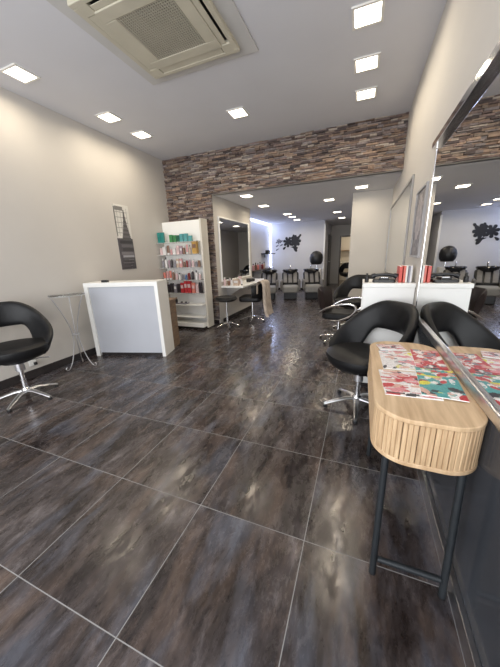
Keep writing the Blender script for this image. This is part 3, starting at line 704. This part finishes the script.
MB().tube([(-.04, 0, .03), (-.05, -.08, .02), (-.05, -.13, .018)], [.018, .018, .015], 10).build('handle', M['black'], hb)

# ------------------------------------------------------------------ alcove: shelf with bottles, shampoo area
al = T('alcove_shelf', 'dark low shelf with bottles along the alcove wall', 'shelf', (0, 0, 0))
B(-3.40, 8.3, .86, -3.20, 10.6, .90).build('board', M['frame_brown'], al, smooth=False, bevel=.003)
for y in (8.4, 10.4): B(-3.40, y, .70, -3.22, y+.02, .86).build('bracket', M['black'], al, smooth=False)
for k in range(6):
    c = ['pink', 'brown', 'coral', 'mauve', 'dark red', 'beige'][k]
    bottle('shampoo_bottle', -3.27, 8.55+k*.22, .90, .04, .21+.03*(k % 2), c, '%s bottle on the dark alcove shelf beyond the left mirror' % c, 'bottles on the dark alcove shelf', 'dark')
wsf = T('wall_shelf', 'small dark wall shelf in the lit alcove corner', 'shelf', (0, 0, 0))
B(-3.40, 9.7, 1.40, -3.12, 10.6, 1.43).build('board', M['black'], wsf, smooth=False, bevel=.003)
B(-3.40, 10.1, 1.28, -3.38, 10.14, 1.40).build('bracket', M['black'], wsf, smooth=False)
ra = T('radio', 'small black radio on the dark wall shelf in the alcove', 'radio', (-3.25, 10.05, 1.43))
MB().prism(rrect(-.06, -.13, .06, .13, .02), 0, .11).build('body', M['black'], ra, bevel=.008)
MB().tube([(0, -.1, .11), (0, -.09, .15), (0, .09, .15), (0, .1, .11)], .006).build('handle', M['alu'], ra)

def wash_unit(x, y, lb):
    t = T('shampoo_chair', lb, 'shampoo chair', (x, y, 0), R_(14), 'shampoo chairs at the rear wash station')
    B(-.20, -.25, 0, .20, .35, .22).build('base', M['black'], t, smooth=False, bevel=.02)
    MB().prism(rrect(-.25, -.45, .25, .10, .09), .22, .43).build('seat', M['lightfab'], t, bevel=.04)
    bk = MB(); bk.box(-.27, -.07, -.03, .27, .07, .50, mtx=Matrix.Translation((0, .12, .42)) @ Matrix.Rotation(R_(-46), 4, 'X'))
    bk.build('backrest', M['leather'], t, bevel=.045)
    hs = MB()
    for k in range(3): hs.box(-.22+k*.16, -.09, .02, -.11+k*.16, -.06, .46, mtx=Matrix.Translation((0, .12, .42)) @ Matrix.Rotation(R_(-46), 4, 'X'))
    hs.build('backrest_stripes', M['greyfab'], t, smooth=False, bevel=.008)
    for s_ in (-1, 1): MB().prism(rrect(s_*.275-.035, -.36, s_*.275+.035, .18, .03), .30, .60).build('armrest', M['greyfab'], t, bevel=.03)
    MB().lathe([(.10, .62), (.22, .78), (.26, .86), (.25, .875), (.21, .80), (.10, .70), (.02, .68)], (0, .55, 0), 28, sy=1.15).build('wash_basin', M['ceramic'], t)
    B(-.17, .36, 0, .17, .72, .66).build('basin_pedestal', M['black'], t, smooth=False, bevel=.02)
    MB().tube(arcpts([(0, .80, .86), (0, .78, .98), (0, .70, 1.0), (0, .64, .95)]), .012).build('tap', M['chrome'], t)
wash_unit(-2.72, 8.45, 'grey shampoo chair at the wash station, closest to the alcove wall')
wash_unit(-2.06, 8.64, 'grey shampoo chair at the wash station, middle of the three')
wash_unit(-1.40, 8.83, 'grey shampoo chair at the wash station, nearest the hood dryer')

# hood dryer on its stand
hd = T('hood_dryer', 'black hood dryer on a white stand before the rear wall', 'hair dryer', (-1.50, 10.2, 0))
MB().lathe([(.17, -.22), (.22, -.14), (.235, 0), (.20, .12), (.12, .20), (.02, .23)], (0, 0, 1.22), 32, sy=.85).build('hood', M['black'], hd)
MB().lathe([(.02, 0), (.165, .0), (.172, .012), (.02, .02)], (0, 0, .985), 32, sy=.85).build('visor', M['frame_brown'], hd)
MB().tube([(.0, .12, .30), (.0, .16, .8), (0, .17, 1.25)], .02, 12).build('pole', M['chrome'], hd)
B(-.17, -.02, .10, .17, .30, .82).build('stand_body', M['white'], hd, smooth=False, bevel=.02)
MB().prism(rrect(-.27, -.2, .27, .36, .08), .0, .10).build('base', M['black'], hd, bevel=.02)

# wall art on the rear wall: black floral decal and smaller grey one
def petal(mb, cx, cz, a, l, w, y0=0, y1=-.006):
    n = 12; P = []
    for k in range(n):
        t = k/n*2*PI; u = (math.cos(t)*.5+.5)*l; v = math.sin(t)*w*(.6+.4*math.cos(t)); P.append((cx+u*math.cos(a)-v*math.sin(a), cz+u*math.sin(a)+v*math.cos(a)))
    vs = [(x, y0, z) for x, z in P]+[(x, y1, z) for x, z in P]
    mb.add(vs, [tuple(range(n)), tuple(reversed(range(n, 2*n)))]+[(i, i+n, (i+1) % n+n, (i+1) % n) for i in range(n)])
dc = T('wall_decal', 'large black floral decal on the rear wall above the wash station', 'wall art', (-2.50, 10.799, 1.74))
q = MB()
for k in range(7): petal(q, -.17, .08, 2*PI*k/7+.2, .20, .075, y1=-.006-.001*k)
q.build('flower', M['decal'], dc, smooth=False)
q = MB()
for k in range(8): petal(q, .11, .10, 2*PI*k/8, .22, .085, y1=-.0045-.001*k)
q.build('flower', M['decal'], dc, smooth=False)
q = MB()
for k, (x, z, a, l) in enumerate(((.0, -.05, -1.0, .28), (.12, -.08, -1.4, .22), (-.08, -.1, -.2, .3), (.2, .18, .9, .2), (.0, .15, 1.3, .2), (-.25, -.08, -2.4, .16))): petal(q, x, z, a, l, .06, y1=-.007-.001*k)
q.build('leaves', M['decal'], dc, smooth=False)
dg = T('wall_decal', 'smaller faded grey decal left of the large black one on the rear wall', 'wall art', (-3.02, 10.799, 1.74))
q = MB()
for k in range(5): petal(q, 0, -.14+k*.07, (0 if k % 2 else PI)+.5, .16, .035)
q.build('leaves', M['decalgrey'], dg, smooth=False)
q = MB()
for k in range(6): petal(q, -.02, .12, 2*PI*k/6+.4, .10, .03)
q.build('flower', M['decalgrey'], dg, smooth=False)

# in the far room beyond the bronze doorway
bc = T('storage_counter', 'pale counter with a dark shelf seen through the bronze doorway', 'counter', (-.5, 15.1, 0))
B(-.7, -.25, 0, .7, .25, .85).build('cabinet_body', M['offwhite'], bc, smooth=False, bevel=.005)
B(-.72, -.28, .85, .72, .27, .89).build('worktop', M['white'], bc, smooth=False, bevel=.004)
B(-.7, .05, 1.42, .7, .28, 1.47).build('shelf', M['brown'], bc, smooth=False, bevel=.004)
tub_chair((-.52, 12.2, 0), R_(-100), 'small dark chair in front of the bronze doorway at the far end')
